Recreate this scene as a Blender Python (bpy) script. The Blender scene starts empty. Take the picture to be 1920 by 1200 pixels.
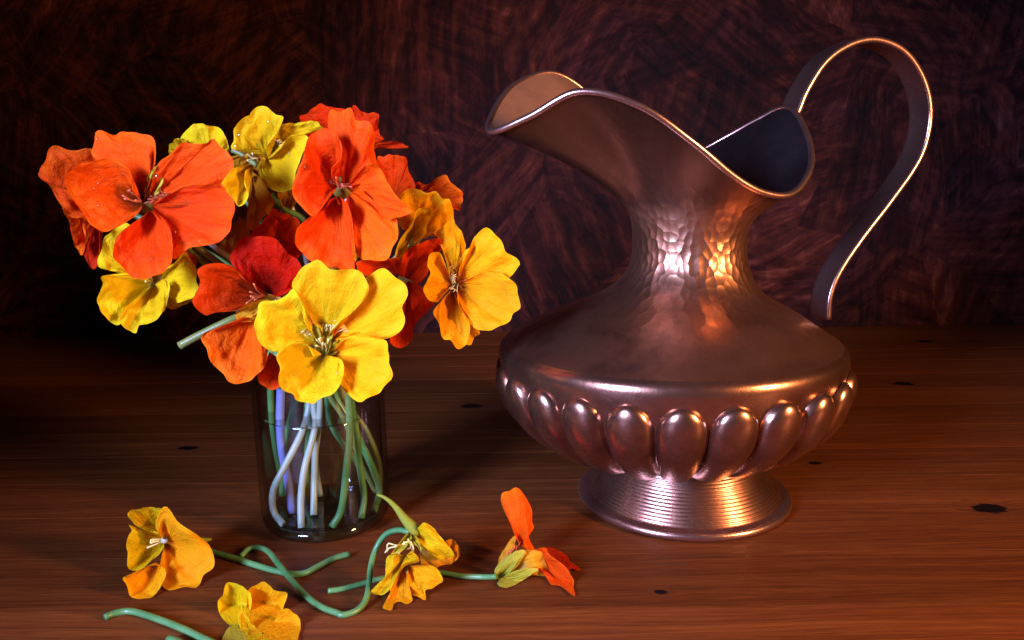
import bpy, bmesh, math, random
from mathutils import Vector, Matrix, noise

scene = bpy.context.scene
COL = scene.collection
R = math.radians

# ------------------------------------------------------------------ camera
PITCH, ROLL, EYE, FPX = R(11), R(1.0), 0.177, 1450.0
cr, sr, cp, sp = math.cos(ROLL), math.sin(ROLL), math.cos(PITCH), math.sin(PITCH)
FWD = Vector((0, cp, -sp)); UP0 = Vector((0, sp, cp)); RT0 = Vector((1, 0, 0))
RT = RT0 * cr - UP0 * sr
UP = RT0 * sr + UP0 * cr
CAM = Vector((0, 0, EYE))
cam_data = bpy.data.cameras.new('camera')
cam_data.sensor_width = 36.0
cam_data.lens = FPX / 1920 * 36
cam_data.clip_start = 0.01
cam_data.clip_end = 50
cam = bpy.data.objects.new('camera', cam_data)
cam.matrix_world = Matrix((
    (RT.x, UP.x, -FWD.x, CAM.x), (RT.y, UP.y, -FWD.y, CAM.y), (RT.z, UP.z, -FWD.z, CAM.z), (0, 0, 0, 1)))
COL.objects.link(cam)
scene.camera = cam
scene.render.resolution_x, scene.render.resolution_y = 1024, 640

# ------------------------------------------------------------------ world, lamps, exposure
world = bpy.data.worlds.new('World'); scene.world = world; world.use_nodes = True
wb = world.node_tree.nodes['Background']
wb.inputs[0].default_value = (0.55, 0.36, 0.34, 1); wb.inputs[1].default_value = 0.003

def area_lamp(name, loc, aim, sx, sy, power, color, spread=180):
    d = bpy.data.lights.new(name, 'AREA'); d.shape = 'RECTANGLE'; d.size = sx; d.size_y = sy
    d.energy = power; d.color = color; d.spread = R(spread)
    o = bpy.data.objects.new(name, d); COL.objects.link(o)
    o.location = loc
    o.rotation_euler = (Vector(aim) - Vector(loc)).to_track_quat('-Z', 'Y').to_euler()
    return o
area_lamp('warm_lamp', (0.60, -0.03, 0.280), (0.0, 0.34, 0.09), 0.09, 0.20, 4.0, (1.0, 0.50, 0.22), 105)
area_lamp('window_light', (-0.46, -0.22, 0.32), (-0.04, 0.36, 0.13), 0.20, 0.30, 2.8, (0.42, 0.48, 1.0), 48)

vs = scene.view_settings
vs.view_transform = 'Standard'; vs.look = 'None'; vs.exposure = -0.3; vs.gamma = 1.0
vs.use_curve_mapping = False
scene.cycles.use_denoising = True
scene.cycles.max_bounces = 9
scene.cycles.transparent_max_bounces = 24
scene.cycles.sample_clamp_indirect = 4.0

# ------------------------------------------------------------------ helpers
def ray(px, py):
    return FWD + RT * ((px - 960) / FPX) - UP * ((py - 600) / FPX)
def on_y(px, py, Y):
    d = ray(px, py); return CAM + d * (Y / d.y)
def on_z(px, py, Z=0.0):
    d = ray(px, py); return CAM + d * ((Z - EYE) / d.z)

def mesh_obj(name, verts, faces, mat, parent=None, uvs=None, smooth=True):
    me = bpy.data.meshes.new(name)
    me.from_pydata([tuple(v) for v in verts], [], faces)
    if smooth:
        me.polygons.foreach_set('use_smooth', [True] * len(me.polygons))
    if uvs:
        l = me.uv_layers.new(name='UVMap')
        flat = []
        for p in me.polygons:
            for vi in p.vertices: flat.extend(uvs[vi])
        l.data.foreach_set('uv', flat)
    me.materials.append(mat)
    o = bpy.data.objects.new(name, me); COL.objects.link(o)
    if parent is not None: attach(o, parent)
    return o
def attach(o, parent):
    o.parent = parent
    o.matrix_parent_inverse = world_of(parent).inverted()
def world_of(o):
    m = o.matrix_basis.copy()
    if o.parent is not None: m = world_of(o.parent) @ o.matrix_parent_inverse @ m
    return m
def thing(name, label, cat, loc=(0, 0, 0), group=None):
    o = bpy.data.objects.new(name, None); COL.objects.link(o)
    o.empty_display_size = 0.01; o.location = loc
    o['label'] = label; o['category'] = cat
    if group: o['group'] = group
    return o
def tag(o, label, cat):
    o['label'] = label; o['category'] = cat; return o

def catmull(pts, n, closed=False):
    """n samples evenly spaced in length along a smooth curve through the points (tuples of any size)"""
    k = len(pts); raw = []
    segs = k if closed else k - 1
    for i in range(segs):
        if closed:
            p0, p1, p2, p3 = pts[(i - 1) % k], pts[i], pts[(i + 1) % k], pts[(i + 2) % k]
        else:
            p1, p2 = pts[i], pts[i + 1]
            p0 = pts[i - 1] if i > 0 else tuple(2 * a - b for a, b in zip(p1, p2))
            p3 = pts[i + 2] if i + 2 < k else tuple(2 * a - b for a, b in zip(p2, p1))
        for s in range(10):
            t = s / 10
            raw.append(tuple(0.5 * (2 * b + (c - a) * t + (2 * a - 5 * b + 4 * c - d) * t * t + (3 * b - a - 3 * c + d) * t ** 3)
                             for a, b, c, d in zip(p0, p1, p2, p3)))
    raw.append(tuple(pts[0]) if closed else tuple(pts[-1]))
    L = [0.0]
    for a, b in zip(raw, raw[1:]):
        L.append(L[-1] + math.sqrt(sum((x - y) ** 2 for x, y in zip(a[:3], b[:3]))))
    out = []; j = 0
    for i in range(n):
        s = L[-1] * i / (n - 1)
        while j < len(L) - 2 and L[j + 1] < s: j += 1
        d = L[j + 1] - L[j]; t = 0 if d < 1e-12 else (s - L[j]) / d
        out.append(tuple(a + (b - a) * t for a, b in zip(raw[j], raw[j + 1])))
    return out

def tube(name, pts, rad, mat, parent=None, n=24, sides=10, flat=1.0):
    """pts: Vectors; rad: one radius or one per point"""
    if not hasattr(rad, '__len__'): rad = [rad] * len(pts)
    c = catmull([(p[0], p[1], p[2], r) for p, r in zip(pts, rad)], n)
    P = [Vector(q[:3]) for q in c]; W = [max(q[3], 1e-5) for q in c]
    verts, faces, uvs = [], [], []
    nrm = None; run = 0
    for i in range(n):
        t = (P[min(i + 1, n - 1)] - P[max(i - 1, 0)]).normalized()
        if nrm is None:
            nrm = t.orthogonal().normalized()
        nrm = (nrm - t * nrm.dot(t)).normalized()
        b = t.cross(nrm)
        if i: run += (P[i] - P[i - 1]).length
        for k in range(sides):
            a = 2 * math.pi * k / sides
            verts.append(P[i] + (nrm * math.cos(a) + b * math.sin(a) * flat) * W[i]); uvs.append((k / sides, run))
    for i in range(n - 1):
        for k in range(sides):
            a, b2 = i * sides + k, i * sides + (k + 1) % sides
            faces.append((a, b2, b2 + sides, a + sides))
    faces.append(tuple(range(sides))[::-1]); faces.append(tuple((n - 1) * sides + k for k in range(sides)))
    return mesh_obj(name, verts, faces, mat, parent, uvs)

def lathe(name, prof, mat, center, parent=None, n=128, sub=6, closed=False):
    pr = catmull([tuple(p) for p in prof], (len(prof) - 1) * sub + 1)
    verts, faces, uvs = [], [], []
    run = 0
    m = len(pr)
    for i, (r, z) in enumerate(pr):
        if i: run += math.dist(pr[i], pr[i - 1])
        for k in range(n + 1):
            a = 2 * math.pi * k / n
            if k < n: verts.append((center[0] + r * math.cos(a), center[1] + r * math.sin(a), center[2] + z))
            if k < n: uvs.append((math.cos(a) * 0.03, run))
    for i in range(m - 1):
        for k in range(n):
            k2 = (k + 1) % n
            faces.append((i * n + k, i * n + k2, (i + 1) * n + k2, (i + 1) * n + k))
    return mesh_obj(name, verts, faces, mat, parent, None)

# ------------------------------------------------------------------ materials
def new_mat(name):
    m = bpy.data.materials.new(name); m.use_nodes = True
    nt = m.node_tree
    for nd in list(nt.nodes): nt.nodes.remove(nd)
    out = nt.nodes.new('ShaderNodeOutputMaterial')
    return m, nt, out
class NB:
    def __init__(s, nt): s.nt = nt
    def n(s, t, **kw):
        nd = s.nt.nodes.new(t)
        for k, v in kw.items(): setattr(nd, k, v)
        return nd
    def put(s, sock, v):
        if isinstance(v, bpy.types.NodeSocket): s.nt.links.new(v, sock)
        else: sock.default_value = v
    def math(s, op, a, b=0.0, c=None, clamp=False):
        nd = s.n('ShaderNodeMath', operation=op, use_clamp=clamp)
        s.put(nd.inputs[0], a); s.put(nd.inputs[1], b)
        if c is not None: s.put(nd.inputs[2], c)
        return nd.outputs[0]
    def ramp(s, fac, stops, interp='LINEAR'):
        nd = s.n('ShaderNodeValToRGB'); cr_ = nd.color_ramp; cr_.interpolation = interp
        while len(cr_.elements) < len(stops): cr_.elements.new(0.5)
        for e, (p, c) in zip(cr_.elements, stops):
            e.position = p; e.color = tuple(c) + (1,) if len(c) == 3 else c
        s.put(nd.inputs[0], fac); return nd.outputs[0]
    def mix(s, fac, a, b, mode='MIX'):
        nd = s.n('ShaderNodeMix', data_type='RGBA', blend_type=mode)
        s.put(nd.inputs[0], fac)
        for i, v in ((6, a), (7, b)):
            if isinstance(v, tuple) and len(v) == 3: v = v + (1,)
            s.put(nd.inputs[i], v)
        return nd.outputs[2]
    def noise(s, vec, scale, detail=4, rough=0.55, dist=0.0):
        nd = s.n('ShaderNodeTexNoise'); s.put(nd.inputs['Vector'], vec)
        nd.inputs['Scale'].default_value = scale; nd.inputs['Detail'].default_value = detail
        nd.inputs['Roughness'].default_value = rough; nd.inputs['Distortion'].default_value = dist
        return nd.outputs['Fac']
    def mapping(s, vec, scale=(1, 1, 1), loc=(0, 0, 0), rot=(0, 0, 0)):
        nd = s.n('ShaderNodeMapping'); s.put(nd.inputs['Vector'], vec)
        s.put(nd.inputs['Location'], loc); s.put(nd.inputs['Rotation'], rot); s.put(nd.inputs['Scale'], scale)
        return nd.outputs[0]
    def bump(s, h, strength, dist, normal=None):
        nd = s.n('ShaderNodeBump'); s.put(nd.inputs['Height'], h)
        nd.inputs['Strength'].default_value = strength; nd.inputs['Distance'].default_value = dist
        if normal is not None: s.put(nd.inputs['Normal'], normal)
        return nd.outputs[0]

def petal_material(name, main, edge, throat, throat_w, vein=0.3, relief=0.0018):
    m, nt, out = new_mat(name); b = NB(nt)
    uv = b.n('ShaderNodeUVMap').outputs[0]
    sep = b.n('ShaderNodeSeparateXYZ'); b.put(sep.inputs[0], uv)
    u = sep.outputs['Y']
    rnd = b.n('ShaderNodeObjectInfo').outputs['Random']
    off = b.n('ShaderNodeCombineXYZ'); b.put(off.inputs[2], b.math('MULTIPLY', rnd, 37.0))
    vec = b.n('ShaderNodeVectorMath', operation='ADD'); b.put(vec.inputs[0], uv); b.put(vec.inputs[1], off.outputs[0])
    v = vec.outputs[0]
    veins = b.noise(b.mapping(v, (26, 1.6, 1)), 1.0, 5, 0.6, 0.3)
    blot = b.noise(b.mapping(v, (4, 3, 1)), 1.0, 4, 0.6)
    crink = b.noise(b.mapping(v, (9, 7, 1)), 1.0, 5, 0.62, 0.6)
    uu = b.math('ADD', u, b.math('MULTIPLY', b.math('SUBTRACT', veins, 0.5), 0.30))
    col = b.ramp(uu, [(0.0, throat), (throat_w, tuple(0.75 * a + 0.25 * c for a, c in zip(throat, main))), (throat_w * 2.0, main), (0.78, main), (1.0, edge)])
    col = b.mix(b.math('MULTIPLY', b.ramp(blot, [(0.35, (0, 0, 0)), (0.75, (1, 1, 1))]), 0.45), col, edge)
    dark = b.ramp(veins, [(0.36, (1, 1, 1)), (0.52, (0, 0, 0))])
    col = b.mix(b.math('MULTIPLY', dark, vein), col, tuple(c * k for c, k in zip(main, (0.72, 0.5, 0.5))))
    hs = b.n('ShaderNodeHueSaturation'); b.put(hs.inputs['Color'], col)
    b.put(hs.inputs['Value'], b.math('ADD', b.math('MULTIPLY', rnd, 0.22), 0.88))
    b.put(hs.inputs['Hue'], b.math('ADD', b.math('MULTIPLY', rnd, 0.014), 0.493))
    c = hs.outputs[0]
    h = b.math('ADD', b.math('MULTIPLY', veins, 0.8), b.math('MULTIPLY', crink, 1.2))
    nrm = b.bump(h, 0.8, relief)
    pb = b.n('ShaderNodeBsdfPrincipled'); b.put(pb.inputs['Base Color'], c)
    pb.inputs['Roughness'].default_value = 0.5; pb.inputs['Specular IOR Level'].default_value = 0.05
    b.put(pb.inputs['Normal'], nrm)
    tr = b.n('ShaderNodeBsdfTranslucent'); b.put(tr.inputs[0], c); b.put(tr.inputs[1], nrm)
    mx = b.n('ShaderNodeMixShader'); mx.inputs[0].default_value = 0.30
    b.put(mx.inputs[1], pb.outputs[0]); b.put(mx.inputs[2], tr.outputs[0])
    b.put(out.inputs[0], mx.outputs[0])
    return m

PM = {
    'yellow': petal_material('yellow_petal', (0.76, 0.50, 0.005), (0.80, 0.60, 0.010), (0.55, 0.36, 0.03), 0.07, 0.10, 0.0011),
    'gold': petal_material('golden_petal', (0.87, 0.36, 0.004), (0.88, 0.45, 0.006), (0.40, 0.10, 0.01), 0.08, 0.12, 0.0011),
    'ochre_shade': petal_material('shaded_ochre_petal', (0.62, 0.27, 0.010), (0.66, 0.34, 0.012), (0.40, 0.22, 0.03), 0.06),  # undersides of yellow petals, with their shade put into a darker colour
    'orange': petal_material('orange_petal', (0.86, 0.085, 0.003), (0.88, 0.125, 0.004), (0.010, 0.001, 0.001), 0.22),  # dark throat: nectar marks with the throat's deep shade added to the colour
    'orange_plain': petal_material('orange_plain_petal', (0.86, 0.080, 0.003), (0.88, 0.13, 0.004), (0.70, 0.06, 0.004), 0.06),
    'red': petal_material('red_petal', (0.52, 0.016, 0.001), (0.58, 0.024, 0.0015), (0.003, 0.0005, 0.001), 0.26),
    'red_plain': petal_material('red_plain_petal', (0.58, 0.016, 0.0015), (0.64, 0.028, 0.002), (0.4, 0.010, 0.002), 0.06),
    'sepal': petal_material('sepal_green', (0.42, 0.40, 0.03), (0.52, 0.44, 0.04), (0.25, 0.34, 0.04), 0.15, 0.10, 0.0005),
    'pale': petal_material('pale_claw', (0.78, 0.42, 0.02), (0.80, 0.30, 0.01), (0.75, 0.62, 0.18), 0.25, 0.15, 0.0007),
}
def stem_material(name, c1, c2):
    m, nt, out = new_mat(name); b = NB(nt)
    geo = b.n('ShaderNodeNewGeometry').outputs['Position']
    f = b.noise(b.mapping(geo, (60, 60, 60)), 1.0, 3)
    f2 = b.noise(b.mapping(geo, (900, 900, 900)), 1.0, 2)
    col = b.mix(b.ramp(f, [(0.35, (0, 0, 0)), (0.65, (1, 1, 1))]), c1, c2)
    pb = b.n('ShaderNodeBsdfPrincipled'); b.put(pb.inputs['Base Color'], col)
    pb.inputs['Roughness'].default_value = 0.38
    b.put(pb.inputs['Normal'], b.bump(f2, 0.25, 0.0003))
    b.put(out.inputs[0], pb.outputs[0]); return m
M_STEM = stem_material('green_stem', (0.045, 0.17, 0.045), (0.12, 0.29, 0.09))
M_STEM_PALE = stem_material('pale_stem', (0.27, 0.33, 0.26), (0.40, 0.44, 0.36))
M_STEM_OLIVE = stem_material('olive_stem', (0.12, 0.16, 0.03), (0.20, 0.22, 0.05))
M_STEM_VIOLET_LIT = stem_material('violet_lit_stem', (0.13, 0.15, 0.40), (0.20, 0.23, 0.50))  # violet window light on one stem painted into its colour
M_CUP = stem_material('throat_cup', (0.16, 0.12, 0.02), (0.24, 0.15, 0.02))
M_STAMEN = stem_material('stamen_cream', (0.72, 0.58, 0.14), (0.78, 0.66, 0.26))
M_STAMEN_RED = stem_material('stamen_red', (0.40, 0.06, 0.02), (0.55, 0.16, 0.04))

def copper_material(name, hammer=0.0, rings=0.0, dark=0.85, rough=(0.17, 0.34), base=(0.48, 0.225, 0.135), old=(0.095, 0.034, 0.021), tarnish_and_shade=None):
    m, nt, out = new_mat(name); b = NB(nt)
    obj = b.n('ShaderNodeTexCoord').outputs['Object']
    f = b.noise(obj, 28, 6, 0.62, 0.4)
    f2 = b.noise(obj, 160, 5, 0.6)
    f3 = b.noise(obj, 900, 2, 0.6)
    pat = b.ramp(b.math('ADD', b.math('MULTIPLY', f, 0.7), b.math('MULTIPLY', f2, 0.3)), [(0.36, (0, 0, 0)), (0.64, (1, 1, 1))])
    amt = b.math('MULTIPLY', pat, dark)
    if tarnish_and_shade:  # real tarnish on the neck; painted shade inside the lining
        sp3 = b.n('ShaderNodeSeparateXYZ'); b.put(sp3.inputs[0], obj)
        edge = b.math('ADD', sp3.outputs[tarnish_and_shade[0]], b.math('MULTIPLY', b.math('SUBTRACT', f, 0.5), 0.03))
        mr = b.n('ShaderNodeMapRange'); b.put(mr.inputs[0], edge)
        for q_ in (1, 2): mr.inputs[q_].default_value = tarnish_and_shade[q_]
        amt = b.math('MAXIMUM', amt, b.math('MULTIPLY', mr.outputs[0], tarnish_and_shade[3]))
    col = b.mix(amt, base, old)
    tar_shade = mr.outputs[0] if tarnish_and_shade else None
    pb = b.n('ShaderNodeBsdfPrincipled')
    pb.inputs['Metallic'].default_value = 0.94
    b.put(pb.inputs['Base Color'], col)
    rr = b.math('ADD', b.math('MULTIPLY', f2, (rough[1] - rough[0]) * 0.6), rough[0])
    rr = b.math('ADD', rr, b.math('MULTIPLY', pat, (rough[1] - rough[0]) * 0.6))
    if tar_shade is not None: rr = b.math('ADD', rr, b.math('MULTIPLY', tar_shade, 0.10))
    b.put(pb.inputs['Roughness'], rr)
    nrm = b.bump(b.math('ADD', b.math('MULTIPLY', f2, 0.8), b.math('MULTIPLY', f3, 0.3)), 0.18, 0.0007)
    if hammer:
        sep = b.n('ShaderNodeSeparateXYZ'); b.put(sep.inputs[0], obj)
        ang = b.math('ARCTAN2', sep.outputs[1], sep.outputs[0])
        cmb = b.n('ShaderNodeCombineXYZ')
        b.put(cmb.inputs[0], b.math('MULTIPLY', ang, 8.6)); b.put(cmb.inputs[1], b.math('MULTIPLY', sep.outputs[2], 190.0))
        wob = b.noise(b.mapping(obj, (120, 120, 120)), 1.0, 2)
        b.put(cmb.inputs[2], b.math('MULTIPLY', wob, 0.9))
        vo = b.n('ShaderNodeTexVoronoi', feature='SMOOTH_F1'); b.put(vo.inputs['Vector'], cmb.outputs[0]); vo.inputs['Scale'].default_value = 1.0
        vo.inputs['Smoothness'].default_value = 0.12; vo.inputs['Randomness'].default_value = 0.85
        low = b.ramp(b.math('MULTIPLY', sep.outputs[2], 5.0), [(0.47, (0.15, 0.15, 0.15)), (0.58, (0.7, 0.7, 0.7)), (0.64, (1, 1, 1)), (0.74, (1, 1, 1)), (0.84, (0.10, 0.10, 0.10))])
        nrm = b.bump(b.math('MULTIPLY', b.math('POWER', vo.outputs['Distance'], 1.6), low), hammer, 0.0016, nrm)
    if rings:
        sep = b.n('ShaderNodeSeparateXYZ'); b.put(sep.inputs[0], obj)
        w = b.math('SINE', b.math('MULTIPLY', sep.outputs[2], 2 * math.pi / 0.00155))
        nrm = b.bump(w, rings, 0.00013, nrm)
    b.put(pb.inputs['Coat Weight'], 0.5 if tar_shade is None else b.math('MULTIPLY', b.math('SUBTRACT', 1.0, tar_shade), 0.5)); pb.inputs['Coat Roughness'].default_value = 0.2; pb.inputs['Coat IOR'].default_value = 1.65
    b.put(pb.inputs['Coat Normal'], nrm)
    b.put(pb.inputs['Normal'], nrm)
    b.put(out.inputs[0], pb.outputs[0]); return m
M_COPPER = copper_material('aged_copper')
M_COPPER_NECK = copper_material('hammered_copper', hammer=0.34, rough=(0.23, 0.46), tarnish_and_shade=(2, 0.142, 0.162, 0.9), base=(0.54, 0.245, 0.130), old=(0.068, 0.027, 0.015))
M_COPPER_SHOULDER = copper_material('lightly_hammered_copper', hammer=0.16, rough=(0.28, 0.46))
M_COPPER_FOOT = copper_material('turned_copper', rings=0.45, rough=(0.20, 0.34))
M_COPPER_RIM = copper_material('bright_copper', dark=0.25, rough=(0.2, 0.32), base=(0.55, 0.30, 0.22))
M_TIN = copper_material('inside_copper', dark=0.35, rough=(0.42, 0.58), base=(0.80, 0.40, 0.20), old=(0.035, 0.022, 0.022), tarnish_and_shade=(0, -0.045, 0.01, 1.0))  # shade on the lining's handle side painted in along x; spout side left bright

def glass_material(name, tint, ior, rough=0.0):
    m, nt, out = new_mat(name); b = NB(nt)
    lw = b.n('ShaderNodeLayerWeight'); lw.inputs[0].default_value = 0.5
    f0 = ((ior - 1) / (ior + 1)) ** 2
    fres = b.math('ADD', b.math('MULTIPLY', b.math('POWER', lw.outputs['Facing'], 3.4), 0.75), f0)
    tr = b.n('ShaderNodeBsdfTransparent'); tr.inputs[0].default_value = tint + (1,)
    b.put(tr.inputs[0], b.mix(b.math('POWER', lw.outputs['Facing'], 3.0), tint, tuple(c * 0.58 for c in tint)))
    gl = b.n('ShaderNodeBsdfGlossy'); gl.inputs['Roughness'].default_value = rough
    mx = b.n('ShaderNodeMixShader')
    b.put(mx.inputs[0], fres); b.put(mx.inputs[1], tr.outputs[0]); b.put(mx.inputs[2], gl.outputs[0])
    b.put(out.inputs[0], mx.outputs[0]); return m
M_GLASS = glass_material('jar_glass', (0.93, 0.96, 0.95), 1.5, 0.02)
M_WATER = glass_material('water', (0.95, 0.97, 0.97), 1.33, 0.01)
m, nt, out = new_mat('clear_drop'); b = NB(nt)
bpy.data.materials.remove(m); M_DROP = glass_material('clear_drop', (0.98, 0.98, 0.98), 1.5, 0.05)
M_THICK = glass_material('thick_glass', (0.78, 0.90, 0.90), 1.75, 0.03)

# wall: dark brushed paper, strokes in many directions
m, nt, out = new_mat('brushed_wall'); b = NB(nt)
obj = b.n('ShaderNodeTexCoord').outputs['Object']
flat = b.mapping(obj, (1, 1, 1))
warp = b.n('ShaderNodeTexNoise'); b.put(warp.inputs['Vector'], obj); warp.inputs['Scale'].default_value = 7; warp.inputs['Detail'].default_value = 4
wv = b.n('ShaderNodeVectorMath', operation='MULTIPLY_ADD'); b.put(wv.inputs[0], warp.outputs['Color']); wv.inputs[1].default_value = (0.035, 0.035, 0.035); b.put(wv.inputs[2], obj)
layers = []
for k, (sc_, st) in enumerate(((6.5, 9), (12, 10))):
    vo = b.n('ShaderNodeTexVoronoi', feature='F1'); b.put(vo.inputs['Vector'], wv.outputs[0]); vo.inputs['Scale'].default_value = sc_
    sp_ = b.n('ShaderNodeSeparateColor'); b.put(sp_.inputs[0], vo.outputs['Color'])
    rot = b.n('ShaderNodeVectorRotate', rotation_type='AXIS_ANGLE'); b.put(rot.inputs['Vector'], wv.outputs[0]); rot.inputs['Axis'].default_value = (0, 1, 0)
    b.put(rot.inputs['Angle'], b.math('MULTIPLY', sp_.outputs[0], 3.1))
    st_n = b.noise(b.mapping(rot.outputs[0], (9, 30, 105)), 1.0, 5, 0.62)
    layers.append((st_n, sp_.outputs[1], sp_.outputs[2]))
big = b.noise(obj, 6.5, 5, 0.6, 0.5)
s1 = b.math('ADD', b.math('MULTIPLY', layers[0][0], 0.55), b.math('MULTIPLY', layers[1][0], 0.45))
tone = b.math('ADD', b.math('MULTIPLY', s1, 0.75), b.math('ADD', b.math('ADD', b.math('MULTIPLY', layers[0][1], 0.07), b.math('MULTIPLY', b.math('SUBTRACT', b.noise(obj, 70, 6, 0.7), 0.47), 0.30)), b.math('MULTIPLY', big, 0.36)))
col = b.ramp(tone, [(0.46, (0.004, 0.0015, 0.002)), (0.58, (0.026, 0.0055, 0.004)), (0.70, (0.085, 0.018, 0.010)), (0.84, (0.26, 0.070, 0.036))])
cool = b.ramp(b.noise(obj, 9, 4, 0.6, 0.8), [(0.52, (0, 0, 0)), (0.66, (1, 1, 1))])
col = b.mix(b.math('MULTIPLY', cool, 0.6), col, b.mix(1.0, col, (0.55, 0.75, 1.6), 'MULTIPLY'))
pb = b.n('ShaderNodeBsdfPrincipled'); b.put(pb.inputs['Base Color'], col); pb.inputs['Roughness'].default_value = 0.7
pb.inputs['Specular IOR Level'].default_value = 0.12
b.put(pb.inputs['Normal'], b.bump(s1, 0.5, 0.006)); b.put(out.inputs[0], pb.outputs[0]); M_WALL = m

# planks: varnished pine, grain along x
KNOTS = [(1856, 953, .0125), (1736, 640, .012), (1694, 719, .012), (884, 761, .012), (1528, 868, .006), (352, 840, .009), (1240, 1110, .004)]
m, nt, out = new_mat('varnished_pine'); b = NB(nt)
geo = b.n('ShaderNodeNewGeometry').outputs['Position']
rnd = b.n('ShaderNodeObjectInfo').outputs['Random']
off = b.n('ShaderNodeCombineXYZ'); b.put(off.inputs[0], b.math('MULTIPLY', rnd, 9.0)); b.put(off.inputs[2], b.math('MULTIPLY', rnd, 5.0))
ad = b.n('ShaderNodeVectorMath', operation='ADD'); b.put(ad.inputs[0], geo); b.put(ad.inputs[1], off.outputs[0]); v = ad.outputs[0]
wood_warp = b.noise(b.mapping(v, (5, 40, 1)), 1.0, 3)
kmask = None
kn = b.noise(b.mapping(geo, (140, 260, 1)), 1.0, 3, 0.6)
kv = v
for (kx, ky, kr) in KNOTS:
    kp = on_z(kx, ky)
    d = b.n('ShaderNodeVectorMath', operation='DISTANCE')
    b.put(d.inputs[0], b.mapping(geo, (0.62, 1, 0))); d.inputs[1].default_value = (kp.x * 0.62, kp.y, 0)
    mk = b.math('SUBTRACT', b.math('ADD', 0.72, b.math('MULTIPLY', kn, 0.56)), b.math('DIVIDE', d.outputs['Value'], kr), clamp=True)
    kmask = mk if kmask is None else b.math('MAXIMUM', kmask, mk)
gr_y = b.math('ADD', b.math('MULTIPLY', wood_warp, 0.016), b.math('MULTIPLY', kmask, 0.006))
cm = b.n('ShaderNodeCombineXYZ'); b.put(cm.inputs[1], gr_y)
ad2 = b.n('ShaderNodeVectorMath', operation='ADD'); b.put(ad2.inputs[0], v); b.put(ad2.inputs[1], cm.outputs[0]); v2 = ad2.outputs[0]
grain = b.noise(b.mapping(v2, (7.0, 520, 3)), 1.0, 5, 0.66)
fine = b.noise(b.mapping(v2, (60, 1500, 10)), 1.0, 3, 0.6)
broad = b.noise(b.mapping(v2, (2.6, 110, 2)), 1.0, 4, 0.6)
tone = b.math('ADD', b.math('MULTIPLY', grain, 0.40), b.math('ADD', b.math('MULTIPLY', fine, 0.34), b.math('MULTIPLY', broad, 0.28)))
col = b.ramp(tone, [(0.30, (0.052, 0.012, 0.003)), (0.50, (0.135, 0.037, 0.009)), (0.72, (0.25, 0.080, 0.018))])
hs = b.n('ShaderNodeHueSaturation'); b.put(hs.inputs['Color'], col); b.put(hs.inputs['Value'], b.math('ADD', b.math('MULTIPLY', rnd, 0.60), 0.72))
halo = b.ramp(kmask, [(0.0, (0, 0, 0)), (0.45, (1, 1, 1))])
col = b.mix(b.math('MULTIPLY', halo, 0.45), hs.outputs[0], (0.10, 0.030, 0.010))
core = b.ramp(kmask, [(0.52, (0, 0, 0)), (0.62, (1, 1, 1))])
col = b.mix(core, col, (0.008, 0.004, 0.004))
pb = b.n('ShaderNodeBsdfPrincipled'); b.put(pb.inputs['Base Color'], col)
b.put(pb.inputs['Roughness'], b.math('ADD', b.math('MULTIPLY', grain, 0.2), 0.34))
pb.inputs['Specular IOR Level'].default_value = 0.09
b.put(pb.inputs['Normal'], b.bump(b.math('ADD', grain, b.math('MULTIPLY', fine, 0.7)), 0.35, 0.0006)); b.put(out.inputs[0], pb.outputs[0]); M_WOOD = m

# ------------------------------------------------------------------ the setting: wall and plank table
YAW = R(-0.86)
WALL_Y = 0.846
verts = [(-1.3, 0, -0.5), (1.3, 0, -0.5), (1.3, 0, 1.0), (-1.3, 0, 1.0)] + [(-1.3, .03, -0.5), (1.3, .03, -0.5), (1.3, .03, 1.0), (-1.3, .03, 1.0)]
faces = [(0, 1, 2, 3), (5, 4, 7, 6), (4, 0, 3, 7), (1, 5, 6, 2), (3, 2, 6, 7), (4, 5, 1, 0)]
wall = mesh_obj('wall', verts, faces, M_WALL, smooth=False)
wall.location = (0, WALL_Y, 0); wall.rotation_euler = (0, 0, YAW); wall['kind'] = 'structure'

table = thing('table', 'brown varnished table top of narrow wooden planks with dark knots', 'table', (0, 0, 0))
PW = 0.0445
edges = [0.2900 + PW * i for i in range(-9, 13)]
edges[-1] = WALL_Y - 0.002
def plank_mesh(w):
    bm = bmesh.new()
    bmesh.ops.create_cube(bm, size=1.0)
    for vtx in bm.verts:
        vtx.co = Vector((vtx.co.x * 2.4, vtx.co.y * (w - 0.0005), vtx.co.z * 0.022))
    me = bpy.data.meshes.new('plank'); bm.to_mesh(me); bm.free(); me.materials.append(M_WOOD); return me
pm = plank_mesh(PW); pl = plank_mesh(edges[-1] - edges[-2])
rg = random.Random(4)
rotY = Matrix.Rotation(YAW, 4, 'Z')
for i in range(len(edges) - 1):
    o = bpy.data.objects.new('plank', pm if i < len(edges) - 2 else pl); COL.objects.link(o)
    c = rotY @ Vector((0, 0.5 * (edges[i] + edges[i + 1]), 0))
    o.location = (c.x, c.y, -0.011 - (0.00012 * rg.random()))
    o.rotation_euler = (0, 0, YAW); attach(o, table)

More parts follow.
